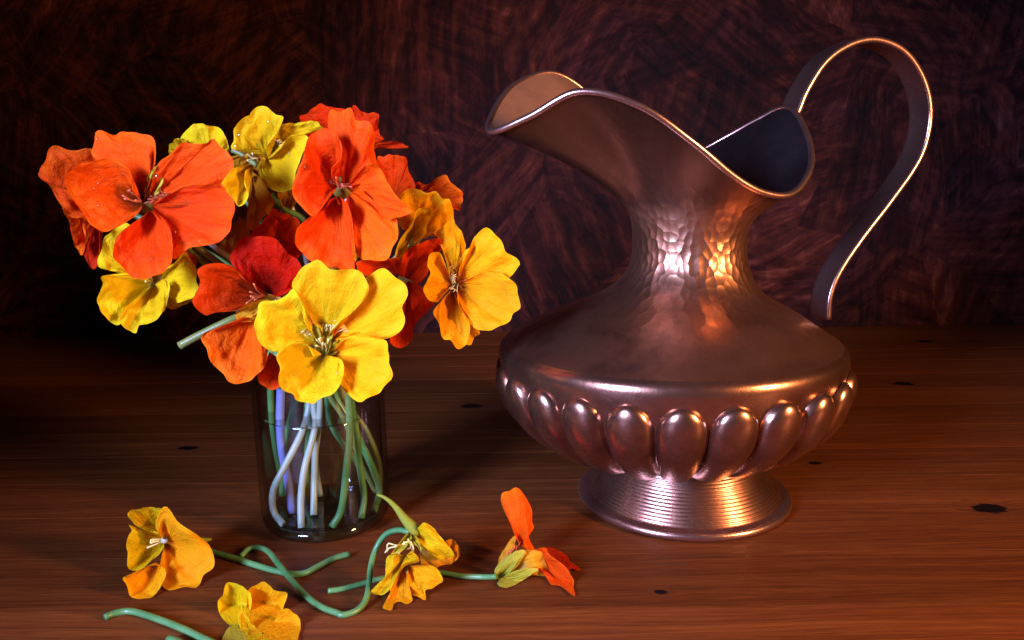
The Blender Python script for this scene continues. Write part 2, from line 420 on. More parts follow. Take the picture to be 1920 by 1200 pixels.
# ------------------------------------------------------------------ the copper pitcher
PC = Vector((0.0918, 0.3984, 0.0))
pitcher = thing('pitcher', 'hammered copper pitcher with a lobed belly, swept spout and tall strap handle', 'pitcher', PC)
def lean(z):
    # the hand-raised belly sits a little off the axis of foot and neck
    t = max(0.0, min(1.0, (z - 0.026) / 0.030)); t2 = max(0.0, min(1.0, (0.128 - z) / 0.040))
    sm = lambda q: q * q * (3 - 2 * q)
    return -0.0100 * sm(t) * sm(t2)
def plathe(name, prof, mat, parent=pitcher, n=160, sub=6):
    o = lathe(name, prof, mat, (0, 0, 0), None, n, sub)
    for v_ in o.data.vertices: v_.co.x += lean(v_.co.z)
    o.location = PC
    attach(o, parent); return o
foot = plathe('foot', [(0.0520, 0.0050), (0.0500, 0.0085), (0.0472, 0.0130), (0.0445, 0.0175), (0.0422, 0.0220), (0.0408, 0.0262), (0.0405, 0.0300)], M_COPPER_FOOT)
plathe('base_ring', [(0.045, 0.0003), (0.0545, 0.0003), (0.0564, 0.0012), (0.0568, 0.0028), (0.0560, 0.0042), (0.0540, 0.0050), (0.0515, 0.0052), (0.046, 0.0048)], M_COPPER_RIM, foot)
BELLY = [(0.0380, 0.0285), (0.0405, 0.0292), (0.0500, 0.0325), (0.0620, 0.0385), (0.0735, 0.0475), (0.0820, 0.0575), (0.0856, 0.0670), (0.0878, 0.0750), (0.0888, 0.0800), (0.0890, 0.0832), (0.0882, 0.0862), (0.0860, 0.0886)]
belly = plathe('belly', BELLY, M_COPPER)
# 25 embossed lobes round the belly
bp = catmull(BELLY, 200)
def belly_at(s):
    x = s * (len(bp) - 1); i = min(int(x), len(bp) - 2); t = x - i
    a, c = bp[i], bp[i + 1]
    return (a[0] + (c[0] - a[0]) * t, a[1] + (c[1] - a[1]) * t, Vector((-(c[1] - a[1]), (c[0] - a[0]))).normalized() * -1)
NL = 24; HALF = math.pi / NL
S0, S1 = 0.10, 0.865
NS, NQ = 34, 18
lv, lf = [], []
for i in range(NS + 1):
    t = 1 - (1 - i / NS) ** 1.7
    s = S0 + (S1 - S0) * t
    r, z, nn = belly_at(s)
    cap = math.sqrt(max(0.0, 1 - max(0.0, (t - 0.80) / 0.20) ** 2.0))       # round top
    low = min(1.0, t / 0.25) ** 0.8
    wid = HALF * 0.99 * cap
    for j in range(NQ + 1):
        q = -1 + 2 * j / NQ
        prof = max(0.0, 1 - abs(q) ** 2.2) ** 0.55
        h = 0.0064 * prof * (0.35 + 0.65 * low) * (0.10 + 0.90 * cap ** 0.9) * (0.3 + 0.7 * r / 0.085) - 0.0003
        a = q * wid
        rr = r + nn.x * h; zz = z + nn.y * h
        lv.append((rr * math.sin(a), -rr * math.cos(a), zz))
for i in range(NS):
    for j in range(NQ):
        k = i * (NQ + 1) + j
        lf.append((k, k + 1, k + NQ + 2, k + NQ + 1))
lobe0 = None
for k in range(NL):
    if lobe0 is None:
        o = lobe0 = mesh_obj('lobe', lv, lf, M_COPPER)
    else:
        o = lobe0.copy(); COL.objects.link(o); o.parent = None
    o.location = PC + Vector((-0.0092, 0, 0)); o.rotation_euler = (0, 0, 2 * math.pi * (k + 0.5) / NL)
for o in [x for x in COL.objects if x.name.split('.')[0] == 'lobe']:
    attach(o, belly)
# neck and spout: loft from the neck ring to the swept rim
NODES = [0, 10, 22, 38, 58, 80, 103, 125, 145, 163, 180]
R1 = [0.1062, 0.0953, 0.0826, 0.0685, 0.0557, 0.0477, 0.0471, 0.0522, 0.0576, 0.0578, 0.0575]
Z1 = [0.1941, 0.1997, 0.2092, 0.2032, 0.1876, 0.1732, 0.1646, 0.1642, 0.1776, 0.1948, 0.2062]
R2 = [0.1062, 0.1005, 0.0887, 0.0715, 0.0562, 0.0488, 0.0466, 0.0477, 0.0500, 0.0528, 0.0575]
Z2 = [0.1941, 0.2045, 0.2189, 0.2259, 0.2117, 0.1913, 0.1811, 0.1845, 0.1929, 0.2009, 0.2062]
PSI = R(199.07)
rim_nodes = [(n_, r_, z_) for n_, r_, z_ in zip(NODES, R1, Z1)] + [(360 - n_, r_, z_) for n_, r_, z_ in list(zip(NODES, R2, Z2))[-2:0:-1]]
def rim_at(deg):
    deg %= 360
    k = len(rim_nodes)
    for i in range(k):
        a = rim_nodes[i]; c = rim_nodes[(i + 1) % k]
        cd = c[0] if i + 1 < k else 360
        if a[0] <= deg <= cd:
            t = (deg - a[0]) / (cd - a[0])
            p = rim_nodes[(i - 1) % k]; n_ = rim_nodes[(i + 2) % k]
            pd = p[0] - (360 if i == 0 else 0); nd = n_[0] + (360 if i + 2 >= k else 0)
            out_ = []
            for d_ in (1, 2):
                m0 = (c[d_] - p[d_]) / (cd - pd) * (cd - a[0]); m1 = (n_[d_] - a[d_]) / (nd - a[0]) * (cd - a[0])
                out_.append((2 * t ** 3 - 3 * t * t + 1) * a[d_] + (t ** 3 - 2 * t * t + t) * m0 + (-2 * t ** 3 + 3 * t * t) * c[d_] + (t ** 3 - t * t) * m1)
            return out_
NA, NT = 240, 44
NECK = catmull([(0.0861, 0.0885), (0.0815, 0.0912), (0.0755, 0.0950), (0.0680, 0.0994), (0.0590, 0.1040), (0.0490, 0.1085), (0.0410, 0.1130), (0.0352, 0.1182), (0.0316, 0.1240), (0.0297, 0.1295), (0.0288, 0.1350), (0.0288, 0.1405)], 80)
sv, sf = [], []
rim_pts = []
rings = []
for (r, z) in NECK[:-1]:
    rings.append([(r, z)] * NA)
for i in range(NT + 1):
    t = i / NT; ring = []
    for k in range(NA):
        rr, zz = rim_at(360 * k / NA)
        r0, z0 = NECK[-1]
        cz = z0 + (zz - z0) * 0.52; crr = r0 + 0.0006
        ring.append(((1 - t) ** 2 * r0 + 2 * t * (1 - t) * crr + t * t * rr, (1 - t) ** 2 * z0 + 2 * t * (1 - t) * cz + t * t * zz))
    rings.append(ring)
for ring in rings:
    for k, (r, z) in enumerate(ring):
        a = PSI + 2 * math.pi * k / NA
        sv.append((r * math.cos(a) + lean(z), r * math.sin(a), z))
rim_pts = [Vector(v_) for v_ in sv[-NA:]]
for i in range(len(rings) - 1):
    for k in range(NA):
        k2 = (k + 1) % NA
        sf.append((i * NA + k, i * NA + k2, (i + 1) * NA + k2, (i + 1) * NA + k))
# inner skin, 1.3 mm inside
base_n = len(sv)
me_t = bpy.data.meshes.new('t'); me_t.from_pydata(sv, [], sf); me_t.update()
nrm = [v_.normal.copy() for v_ in me_t.vertices]
bpy.data.meshes.remove(me_t)
spout = mesh_obj('neck_and_spout', sv, sf, M_COPPER_NECK); spout.location = PC; attach(spout, pitcher)
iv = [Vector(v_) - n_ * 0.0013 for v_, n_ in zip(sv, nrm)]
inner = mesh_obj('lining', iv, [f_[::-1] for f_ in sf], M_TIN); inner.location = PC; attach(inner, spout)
# rolled rim
rv, rf = [], []
SD = 10
for k in range(NA):
    t = (rim_pts[(k + 1) % NA] - rim_pts[k - 1]).normalized()
    e1 = Vector((rim_pts[k].x, rim_pts[k].y, 0)).normalized(); e1 = (e1 - t * e1.dot(t)).normalized(); e2 = t.cross(e1)
    cpt = rim_pts[k] - Vector((rim_pts[k].x, rim_pts[k].y, 0)).normalized() * 0.0005
    for j in range(SD):
        a = 2 * math.pi * j / SD
        rv.append(cpt + (e1 * math.cos(a) + e2 * math.sin(a)) * 0.00165)
for k in range(NA):
    for j in range(SD):
        k2, j2 = (k + 1) % NA, (j + 1) % SD
        rf.append((k * SD + j, k * SD + j2, k2 * SD + j2, k2 * SD + j))
o = mesh_obj('rolled_rim', rv, rf, M_COPPER_RIM); o.location = PC; attach(o, spout)
# strap handle in the vertical plane through the axis
HA = PSI - math.pi
HD = Vector((math.cos(HA), math.sin(HA), 0)); HN = Vector((-math.sin(HA), math.cos(HA), 0))
HW = 0.0150
near = [(1488, 232), (1500, 208), (1517, 168), (1552, 115), (1600, 82), (1650, 74), (1700, 96), (1734, 145), (1748, 205), (1740, 265), (1718, 315), (1668, 385), (1618, 450), (1578, 510), (1560, 555), (1556, 600)]
hp = []
for (x, y) in near:
    d = ray(x, y); base = PC - HN * (HW / 2)
    t = (base - CAM).dot(HN) / d.dot(HN)
    p = CAM + d * t - base
    hp.append((p.dot(HD), p.z))
hc = catmull(hp, 120)
hv, hf = [], []
SEC = 20
for i, (hx, hz) in enumerate(hc):
    a = hc[max(i - 1, 0)]; c = hc[min(i + 1, len(hc) - 1)]
    tg = Vector((c[0] - a[0], c[1] - a[1])).normalized(); nn = Vector((tg.y, -tg.x))
    for j in range(SEC):
        th = 2 * math.pi * j / SEC
        # flat strap with thick rounded edges
        ww = math.copysign(abs(math.cos(th)) ** 0.55, math.cos(th)) * HW / 2
        edge = abs(ww) / (HW / 2)
        tt = math.copysign(abs(math.sin(th)) ** 0.7, math.sin(th)) * (0.0010 + 0.0019 * edge ** 3)
        p2 = Vector((hx, hz)) + nn * tt
        hv.append(HD * p2.x + HN * ww + Vector((0, 0, p2.y)))
for i in range(len(hc) - 1):
    for j in range(SEC):
        j2 = (j + 1) % SEC
        hf.append((i * SEC + j, i * SEC + j2, (i + 1) * SEC + j2, (i + 1) * SEC + j))
hf.append(tuple(range(SEC))[::-1]); hf.append(tuple((len(hc) - 1) * SEC + j for j in range(SEC)))
handle = mesh_obj('handle', hv, hf, M_COPPER_RIM); handle.location = PC; attach(handle, pitcher)

# ------------------------------------------------------------------ the glass jar and its water
JC = Vector((-0.0981, 0.3768, 0.0))
jar = thing('glass_jar', 'clear straight sided glass jar holding the flower stems in water', 'jar', JC)
def jlathe(name, prof, mat, n=96, sub=5):
    o = lathe(name, prof, mat, (0, 0, 0), None, n, sub); o.location = JC; return o
JR = 0.0325
glass = jlathe('jar_wall', [(JR - 0.0050, 0.0006), (JR - 0.0020, 0.0022), (JR - 0.0004, 0.0060), (JR, 0.0120), (JR, 0.0300), (JR, 0.0600), (JR, 0.0820), (JR + 0.0002, 0.0850), (JR - 0.0008, 0.0864), (JR - 0.0020, 0.0850), (JR - 0.0022, 0.0800), (JR - 0.0022, 0.0300), (JR - 0.0024, 0.0120), (JR - 0.0032, 0.0080), (JR - 0.0060, 0.0058)], M_GLASS)
attach(glass, jar)
bot = jlathe('jar_base', [(0.0002, 0.0014), (0.020, 0.0012), (JR - 0.0060, 0.0004), (JR - 0.0028, 0.0014), (JR - 0.0012, 0.0045), (JR - 0.0028, 0.0068), (JR - 0.0060, 0.0058), (0.022, 0.0052), (0.010, 0.0056), (0.0002, 0.0060)], M_THICK, sub=4)
attach(bot, jar)
WR = JR - 0.0025
water = jlathe('water', [(0.0002, 0.0072), (0.012, 0.0070), (WR - 0.004, 0.0072), (WR - 0.001, 0.0092), (WR, 0.0140), (WR, 0.0350), (WR, 0.0560), (WR, 0.0600), (WR - 0.0004, 0.0602), (WR - 0.0014, 0.0590), (WR - 0.004, 0.0585), (0.012, 0.0584), (0.0002, 0.0584)], M_WATER)
tag(water, 'clear water filling the lower part of the glass jar', 'water')

# ------------------------------------------------------------------ flowers
CROPS = {'A': (60, 180, 2.608), 'B': (500, 180, 2.608), 'C': (330, 420, 3.4277), 'D': (450, 700, 3.333), 'E': (180, 900, 3.84), 'G': (640, 880, 4.0), 'J': (400, 180, 4.0), 'R': (660, 250, 2.928)}
def K(c, p):
    x0, y0, s = CROPS[c]; return (x0 + p[0] / s, y0 + p[1] / s)

def petal(flower, crop, col, base, outline, yb, yt, bow=0.0, tilt=0.0, ruf=0.0012, seed=0, name='petal', twist=0.0, floor=False, drops=None):
    """base and outline: sketch points; yb / yt: real depth of the throat end and of the outer edge (metres)"""
    rg = random.Random(seed * 7 + 3)
    B = K(crop, base)
    O = [K(crop, p) for p in outline]
    NTt, NU = 60, 24
    line = catmull(O, NTt)
    cx = sum(p[0] for p in line) / NTt; cy = sum(p[1] for p in line) / NTt
    ax, ay = cx - B[0], cy - B[1]; al = math.hypot(ax, ay) + 1e-6; ax /= al; ay /= al
    ph = [rg.uniform(0, 6.28) for _ in range(6)]
    verts, faces, uvs = [], [], []
    for i in range(NU + 1):
        u = i / NU
        for j in range(NTt):
            t = j / (NTt - 1)
            ex, ey = line[j]
            # small uneven scallops on the edge
            sc = 1 + (u ** 4) * (0.011 * (math.sin(t * 23 + ph[0]) + 0.7 * math.sin(t * 41 + ph[1])) + 0.05 * noise.noise(Vector((t * 14, seed * 5.3, 1.0))))
            uu = u ** 0.9
            px = B[0] + (ex - B[0]) * uu * sc; py = B[1] + (ey - B[1]) * uu * sc
            lat = ((ex - B[0]) * -ay + (ey - B[1]) * ax) / 100.0
            rad = math.hypot(ex - B[0], ey - B[1]) / (al * 1.35)
            Y = yb + (yt - yb) * (u ** 1.25) * min(1.0, 0.35 + 0.65 * rad) + bow * math.sin(math.pi * u) + tilt * lat * u
            Y += ruf * (u ** 1.6) * (math.sin(t * 9 + ph[2]) + 0.7 * math.sin(t * 17 + ph[3] + u * 2) + 0.55 * math.sin(t * 33 + ph[4] + u * 3))
            sm_ = 0.5 if floor else 1.0
            Y += sm_ * 0.0022 * u * noise.noise(Vector((t * 6 + seed, u * 4, seed * 1.7)))
            Y += sm_ * 0.0011 * u * noise.noise(Vector((t * 17 + seed, u * 7, seed * 2.3)))
            Y -= sm_ * 0.0010 * u * (1 - u * 0.5) * (1 - abs(noise.noise(Vector((t * 11 + seed * 3.1, u * 1.3, 4.0)))) * 2) ** 3
            p = on_y(px, py, Y)
            if floor and p.z < 0.0008:
                p = on_z(px, py, 0.0008 + 0.0001 * rg.random())
            verts.append(p); uvs.append((t, u))
    for i in range(NU):
        for j in range(NTt - 1):
            k = i * NTt + j
            faces.append((k, k + 1, k + NTt + 1, k + NTt))
    o = mesh_obj(name, verts, faces, PM[col], flower, uvs)
    if drops is not None:
        for _ in range(drops):
            i = rg.randint(8, NU - 1); j = rg.randint(4, NTt - 5); k = i * NTt + j
            DROPS.append((Vector(verts[k]), rg.choice((0.0004, 0.0005, 0.0006, 0.0008, 0.0011))))
    return o
DROPS = []
def flush_drops(flower):
    if not DROPS: return
    bm = bmesh.new()
    for p, r in DROPS:
        q = p + (CAM - p).normalized() * (r * 0.25)
        bmesh.ops.create_icosphere(bm, subdivisions=2, radius=r, matrix=Matrix.Translation(q) @ Matrix.Diagonal((1, 0.6, 1.15, 1)))
    me = bpy.data.meshes.new('water_drops'); bm.to_mesh(me); bm.free()
    me.polygons.foreach_set('use_smooth', [True] * len(me.polygons)); me.materials.append(M_DROP)
    o = bpy.data.objects.new('water_drops', me); COL.objects.link(o); o['kind'] = 'stuff'; attach(o, flower); DROPS.clear()

def stamens(flower, center, n, length, mat, seed, aim=(0, -1, 0.1), spread=0.5):
    rg = random.Random(seed)
    for k in range(n):
        d = Vector(aim) + Vector((rg.uniform(-1, 1), rg.uniform(-.3, .3), rg.uniform(-1, 1))) * spread
        d.normalize(); L = length * rg.uniform(0.7, 1.1)
        side = Vector((rg.uniform(-1, 1), 0, rg.uniform(-1, 1))) * 0.0012
        p = [center, center + d * L * 0.5 + side, center + d * L]
        tube('stamen', p, [0.0003, 0.00026, 0.0005], mat, flower, n=8, sides=6)
def fringe(flower, pts, aim, n, length, mat, seed):
    """the hair fringe on the claws of the lower petals: one part"""
    rg = random.Random(seed); verts, faces = [], []
    for k in range(n):
        t = rg.random(); p = pts[0].lerp(pts[1], t)
        d = (Vector(aim) + Vector((rg.uniform(-1, 1), rg.uniform(-1, 1), rg.uniform(-1, 1))) * 0.45).normalized()
        L = length * rg.uniform(0.5, 1.1); w = 0.00022
        s = d.orthogonal().normalized(); s2 = d.cross(s)
        b0 = len(verts)
        for a in range(3):
            an = a * 2.094
            verts.append(p + (s * math.cos(an) + s2 * math.sin(an)) * w)
        mid = p + d * L * 0.6 + s * 0.0004
        for a in range(3):
            an = a * 2.094
            verts.append(mid + (s * math.cos(an) + s2 * math.sin(an)) * w * 0.8)
        verts.append(p + d * L + s * 0.0012)
        for a in range(3):
            c = (a + 1) % 3
            faces.append((b0 + a, b0 + c, b0 + 3 + c, b0 + 3 + a)); faces.append((b0 + 3 + a, b0 + 3 + c, b0 + 6))
    o = mesh_obj('fringe', verts, faces, mat, flower); o['kind'] = 'stuff'

def jar_pt(p, Y):
    q = on_y(*K('D', p), Y)
    if q.z < 0.0082: q = on_z(*K('D', p), 0.0082)
    d = Vector((q.x - JC.x, q.y - JC.y))
    if q.z < 0.07 and d.length > 0.0280:
        d *= 0.0280 / d.length; q = Vector((JC.x + d.x, JC.y + d.y, q.z))
    return q
def stem_to_jar(flower, throat, path, mat, ys, rad=0.0017, upper=None):
    """throat: point behind the flower head; path: sketch points of the stem inside the jar, ys its depths"""
    low = [jar_pt(p, y) for p, y in zip(path, ys)]
    top = low[0]
    neck = throat + Vector((0, 0.010, -0.002))
    mid = neck.lerp(top, 0.5) + Vector((0, 0.010, 0.004)); mid.x += (JC.x - mid.x) * 0.45
    mouth = Vector((top.x, top.y, top.z + 0.012))
    if upper is not None:
        tube('stem', [throat + Vector((0, .007, 0)), neck + Vector((0, .005, 0)), mid, mouth, low[0]], [rad * 0.8] * 3 + [rad] * 2, upper, flower, n=30, sides=10)
        tube('light_tinted_stem', [mouth] + low, rad, mat, flower, n=34, sides=10)  # length inside the jar, with the light's violet tint in its colour
        return
    tube('stem', [throat + Vector((0, .007, 0)), neck + Vector((0, .005, 0)), mid, mouth] + low, [rad * 0.8] * 3 + [rad] * (len(low) + 1), mat, flower, n=56, sides=10)
def spur(flower, throat, back, mat=PM['sepal'], cup=None):
    tube('calyx', [throat + Vector((0, .0004, 0)), throat + Vector((0, .006, 0)), throat + Vector((0, .013, -.001))], [.0050, .0042, .0022], cup or M_CUP, flower, n=8, sides=14)
    tube('spur', [throat + Vector((0, 0.006, 0)), throat + back * 0.35, throat + back * 0.75, throat + back], [0.0042, 0.0030, 0.0014, 0.0006], mat, flower, n=16, sides=10)

def flower(label, where):
    return thing('nasturtium_flower', label, 'flower', where)
def throat_at(crop, p, Y): return on_y(*K(crop, p), Y)
def jar_base(): return (JC.x, JC.y, 0.008)

# --- big orange flower, outermost
T = throat_at('A', (545, 520), 0.352)
f = flower('large open orange nasturtium with dark throat and water drops, farthest from the pitcher', jar_base())
petal(f, 'A', 'orange', (545, 520), [(500, 470), (482, 400), (440, 350), (370, 310), (300, 300), (312, 185), (400, 188), (440, 172), (520, 180), (590, 205), (606, 270), (600, 345), (570, 420), (560, 470)], .352, .346, -.004, seed=1, drops=3)
petal(f, 'A', 'orange', (545, 525), [(490, 460), (485, 380), (440, 328), (340, 303), (250, 320), (185, 370), (175, 430), (205, 510), (260, 590), (340, 662), (420, 640), (500, 590), (530, 560)], .352, .334, -.002, tilt=-.002, seed=2, drops=9)
petal(f, 'A', 'orange_plain', (570, 520), [(575, 470), (610, 340), (670, 290), (740, 225), (800, 222), (840, 240), (890, 210), (935, 255), (960, 275), (993, 320), (980, 390), (950, 450), (880, 510), (740, 540), (620, 540)], .352, .337, -.003, tilt=.001, seed=3, drops=16)
petal(f, 'A', 'orange_plain', (590, 540), [(640, 500), (760, 440), (900, 430), (960, 470), (988, 560), (970, 650), (920, 710), (820, 735), (770, 740), (720, 790), (690, 795), (670, 700), (640, 620), (600, 580)], .351, .333, -.002, seed=4, drops=10)
petal(f, 'A', 'orange_plain', (580, 560), [(540, 590), (480, 630), (420, 680), (392, 740), (400, 800), (450, 850), (500, 890), (570, 893), (640, 860), (680, 800), (688, 700), (665, 620), (620, 578)], .350, .328, -.003, seed=5, drops=3)
petal(f, 'A', 'sepal', (565, 500), [(550, 470), (560, 410), (590, 355), (620, 343), (642, 360), (640, 420), (615, 480)], .350, .343, seed=6, name='sepal')
stamens(f, T + Vector((0, -.002, 0)), 7, .009, M_STAMEN_RED, 3, aim=(-.3, -.6, .5))
fringe(f, [throat_at('A', (590, 520), .3475), throat_at('A', (680, 480), .344)], (-.3, -1, .5), 40, .0045, M_STAMEN_RED, 2)
spur(f, T, Vector((0.006, .022, .004)))
flush_drops(f)
stem_to_jar(f, T, [(430, 210), (385, 370), (270, 600), (205, 730), (180, 870), (182, 985)], M_STEM_PALE, [.372, .366, .360, .358, .358, .359])
# --- orange flower seen from the side behind it
T = throat_at('A', (330, 520), 0.376)
f = flower('orange nasturtium seen edge on, half hidden behind the large open orange one', jar_base())
petal(f, 'A', 'orange_plain', (340, 520), [(260, 600), (190, 592), (140, 530), (88, 440), (35, 400), (45, 358), (110, 248), (190, 268), (270, 258), (330, 270), (370, 340)], .376, .360, -.003, seed=11)
petal(f, 'A', 'red_plain', (320, 560), [(260, 590), (185, 580), (190, 660), (250, 770), (285, 838), (325, 830), (340, 720), (348, 640)], .375, .368, 0, seed=12)
petal(f, 'A', 'orange_plain', (320, 560), [(210, 560), (150, 540), (190, 640), (205, 720), (245, 780), (262, 700), (245, 640), (260, 590)], .375, .362, 0, seed=13)
petal(f, 'A', 'red_plain', (700, 760), [(690, 740), (740, 720), (790, 760), (805, 810), (790, 838), (740, 800)], .362, .360, 0, seed=14)
spur(f, T, Vector((0.010, .020, -.002)))
stem_to_jar(f, T, [(255, 90), (250, 300), (262, 480), (300, 680), (325, 870)], M_STEM_VIOLET_LIT, [.366, .366, .367, .368, .369], .0021, M_STEM)
# --- yellow flower low left
T = throat_at('A', (590, 905), 0.366)
f = flower('lemon yellow ruffled nasturtium hanging under the large open orange one', jar_base())
petal(f, 'A', 'yellow', (590, 905), [(540, 890), (460, 870), (400, 840), (330, 842), (322, 810), (340, 740), (360, 672), (430, 640), (478, 630), (520, 720), (580, 840)], .366, .354, -.002, seed=21)
petal(f, 'A', 'yellow', (585, 920), [(560, 890), (470, 868), (345, 880), (342, 920), (328, 960), (326, 1020), (350, 1080), (390, 1112), (440, 1108), (500, 1030), (560, 960)], .366, .345, -.003, ruf=.0016, seed=22)
petal(f, 'A', 'yellow', (600, 920), [(560, 950), (500, 1000), (440, 1050), (435, 1110), (465, 1145), (510, 1158), (522, 1122), (600, 1100), (650, 1040), (672, 960), (668, 905), (640, 893)], .365, .342, -.004, ruf=.002, seed=23)
petal(f, 'A', 'yellow', (630, 905), [(640, 850), (700, 812), (745, 765), (790, 820), (800, 860), (812, 930), (790, 980), (720, 1012), (680, 990), (660, 930)], .366, .352, -.002, seed=24)
petal(f, 'A', 'gold', (640, 960), [(650, 990), (650, 1020), (665, 1038), (700, 1042), (740, 1022), (790, 1000), (760, 985)], .367, .361, seed=25)
stamens(f, T, 4, .007, M_STAMEN, 5)
spur(f, T, Vector((0.006, .020, .006)))
stem_to_jar(f, T, [(340, 180), (305, 320), (280, 430), (268, 560), (262, 760)], M_STEM, [.374, .375, .377, .380, .384], .0016)
# --- yellow flower behind the big orange one
T = throat_at('A', (870, 330), 0.402)
f = flower('pale yellow nasturtium whose rounded back petals peep over the large open orange one', jar_base())
petal(f, 'A', 'yellow', (870, 340), [(740, 300), (718, 230), (740, 175), (780, 145), (830, 134), (900, 150), (940, 185), (966, 260), (940, 300)], .402, .398, -.003, seed=31)
petal(f, 'A', 'yellow', (820, 350), [(690, 310), (668, 270), (672, 235), (700, 212), (740, 210), (780, 260)], .402, .394, 0, seed=32)
petal(f, 'A', 'ochre_shade', (900, 340), [(960, 300), (1000, 290), (1060, 300), (1080, 330), (1010, 350), (960, 380)], .402, .396, 0, seed=33)
spur(f, T, Vector((0.004, .018, -.006)))
stem_to_jar(f, T, [(190, 90), (196, 240), (215, 420), (235, 640)], M_STEM, [.376, .378, .384, .388], .0017)
# --- lemon flower at the top
T = throat_at('J', (410, 480), 0.384)
f = flower('lemon yellow nasturtium with water drops on its broad petals, topmost yellow bloom', jar_base())
petal(f, 'J', 'ochre_shade', (330, 560), [(190, 520), (200, 470), (260, 430), (330, 440), (400, 480), (380, 560)], .386, .380, 0, seed=47)
petal(f, 'J', 'ochre_shade', (290, 560), [(262, 640), (300, 600), (350, 610), (400, 680), (455, 790), (448, 830), (400, 900), (350, 930), (330, 990), (262, 1005), (240, 980), (270, 900), (288, 800)], .382, .372, 0, seed=45)
petal(f, 'J', 'ochre_shade', (190, 900), [(150, 930), (210, 910), (280, 1050), (230, 1090), (170, 1130), (130, 1195), (60, 1150), (55, 1090), (100, 1030), (140, 970)], .384, .376, 0, seed=46)
petal(f, 'J', 'ochre_shade', (560, 700), [(520, 720), (480, 730), (500, 800), (540, 860), (560, 880), (600, 830), (640, 760), (610, 700)], .384, .379, 0, seed=48)
petal(f, 'J', 'yellow', (412, 480), [(345, 405), (250, 400), (150, 402), (128, 375), (155, 300), (155, 230), (200, 175), (270, 150), (282, 118), (330, 85), (400, 80), (440, 110), (480, 145), (522, 165), (510, 205), (460, 280), (405, 350), (400, 420)], .384, .372, -.002, seed=41, drops=12)
petal(f, 'J', 'yellow', (490, 360), [(462, 285), (500, 220), (560, 205), (680, 195), (760, 192), (832, 238), (760, 258), (690, 285), (600, 310)], .383, .374, 0, seed=42, drops=2)
petal(f, 'J', 'yellow', (400, 480), [(450, 450), (520, 380), (560, 310), (640, 285), (690, 295), (708, 330), (700, 380), (670, 440), (640, 520), (610, 620), (600, 690), (540, 722), (470, 715), (420, 690), (370, 640), (340, 590), (330, 530), (355, 490)], .382, .362, -.003, seed=43, drops=9)
petal(f, 'J', 'yellow', (300, 520), [(270, 510), (200, 528), (140, 550), (90, 610), (65, 660), (110, 730), (160, 800), (200, 825), (240, 800), (265, 740), (240, 690), (232, 620), (240, 560)], .352, .326, -.002, seed=44, ruf=.0008)
petal(f, 'J', 'sepal', (420, 450), [(395, 400), (410, 360), (450, 350), (500, 370), (480, 420)], .385, .381, seed=49, name='sepal')
petal(f, 'J', 'sepal', (480, 420), [(465, 380), (460, 290), (475, 300), (505, 375), (490, 410)], .383, .379, seed=50, name='sepal')
fringe(f, [throat_at('J', (490, 320), .379), throat_at('J', (530, 360), .379)], (.2, -1, .2), 16, .004, M_STAMEN, 8)
stamens(f, T + Vector((-.003, -.003, .001)), 5, .006, M_STAMEN, 9, aim=(-.6, -.5, .2))
spur(f, T, Vector((0.010, .012, -.014)))
flush_drops(f)
tube('flower_stalk', [on_y(*K('J', p), .383) for p in ((140, 405), (210, 435), (270, 480), (330, 520))], .0014, M_STEM_OLIVE, f, n=16)
tube('flower_stalk', [on_y(*K('J', p), .381) for p in ((430, 740), (490, 810), (560, 860), (650, 905), (700, 960))], .0015, M_STEM, f, n=16)
stem_to_jar(f, T, [(475, 170), (470, 400), (465, 650), (460, 885)], M_STEM_PALE, [.372, .371, .372, .374])
# --- two thin olive stems crossing behind the orange flower are its own stalks
# --- tall orange flower
T = throat_at('B', (370, 450), 0.350)
f = flower('tall vivid orange nasturtium with drooping crumpled petals, above the big yellow one', jar_base())
petal(f, 'B', 'orange_plain', (385, 450), [(340, 340), (372, 280), (350, 200), (300, 150), (312, 80), (360, 85), (410, 68), (440, 110), (500, 130), (530, 190), (530, 260), (545, 330), (545, 380), (500, 420), (430, 420)], .350, .344, -.006, ruf=.0018, seed=51, drops=3)
petal(f, 'B', 'orange_plain', (350, 440), [(318, 400), (318, 350), (365, 300), (365, 230), (330, 172), (290, 155), (230, 180), (195, 220), (180, 290), (150, 370), (133, 440), (140, 510), (180, 560), (225, 592), (262, 560), (295, 500), (310, 470)], .350, .331, -.004, ruf=.0018, seed=52, drops=3)
petal(f, 'B', 'orange_plain', (390, 450), [(440, 380), (500, 330), (548, 350), (590, 420), (640, 490), (708, 562), (670, 585), (600, 608), (560, 590), (500, 530), (430, 480)], .350, .331, -.003, seed=53)
petal(f, 'B', 'orange_plain', (400, 480), [(378, 530), (400, 590), (440, 680), (435, 760), (470, 800), (550, 808), (610, 770), (635, 710), (642, 610), (590, 590), (520, 510), (450, 455)], .349, .333, -.004, ruf=.0018, seed=54)
petal(f, 'B', 'orange_plain', (350, 490), [(300, 510), (265, 570), (200, 600), (142, 660), (150, 740), (200, 790), (270, 820), (330, 850), (420, 858), (430, 740), (420, 630), (400, 540), (375, 505)], .349, .328, -.004, ruf=.002, seed=55, drops=3)
stamens(f, T + Vector((0, -.003, 0)), 6, .008, M_STAMEN_RED, 13, aim=(.2, -.7, .3))
fringe(f, [throat_at('B', (320, 420), .346), throat_at('B', (420, 440), .346)], (0, -1, .3), 40, .004, M_STAMEN_RED, 12)
fringe(f, [throat_at('B', (345, 500), .344), throat_at('B', (365, 530), .343)], (0.1, -1, .3), 14, .003, PM['orange_plain'], 14)
spur(f, T, Vector((0.002, .024, .002)))
flush_drops(f)
stem_to_jar(f, T, [(475, 300), (450, 420), (402, 600), (380, 800), (322, 1025)], M_STEM_PALE, [.366, .364, .358, .355, .353])
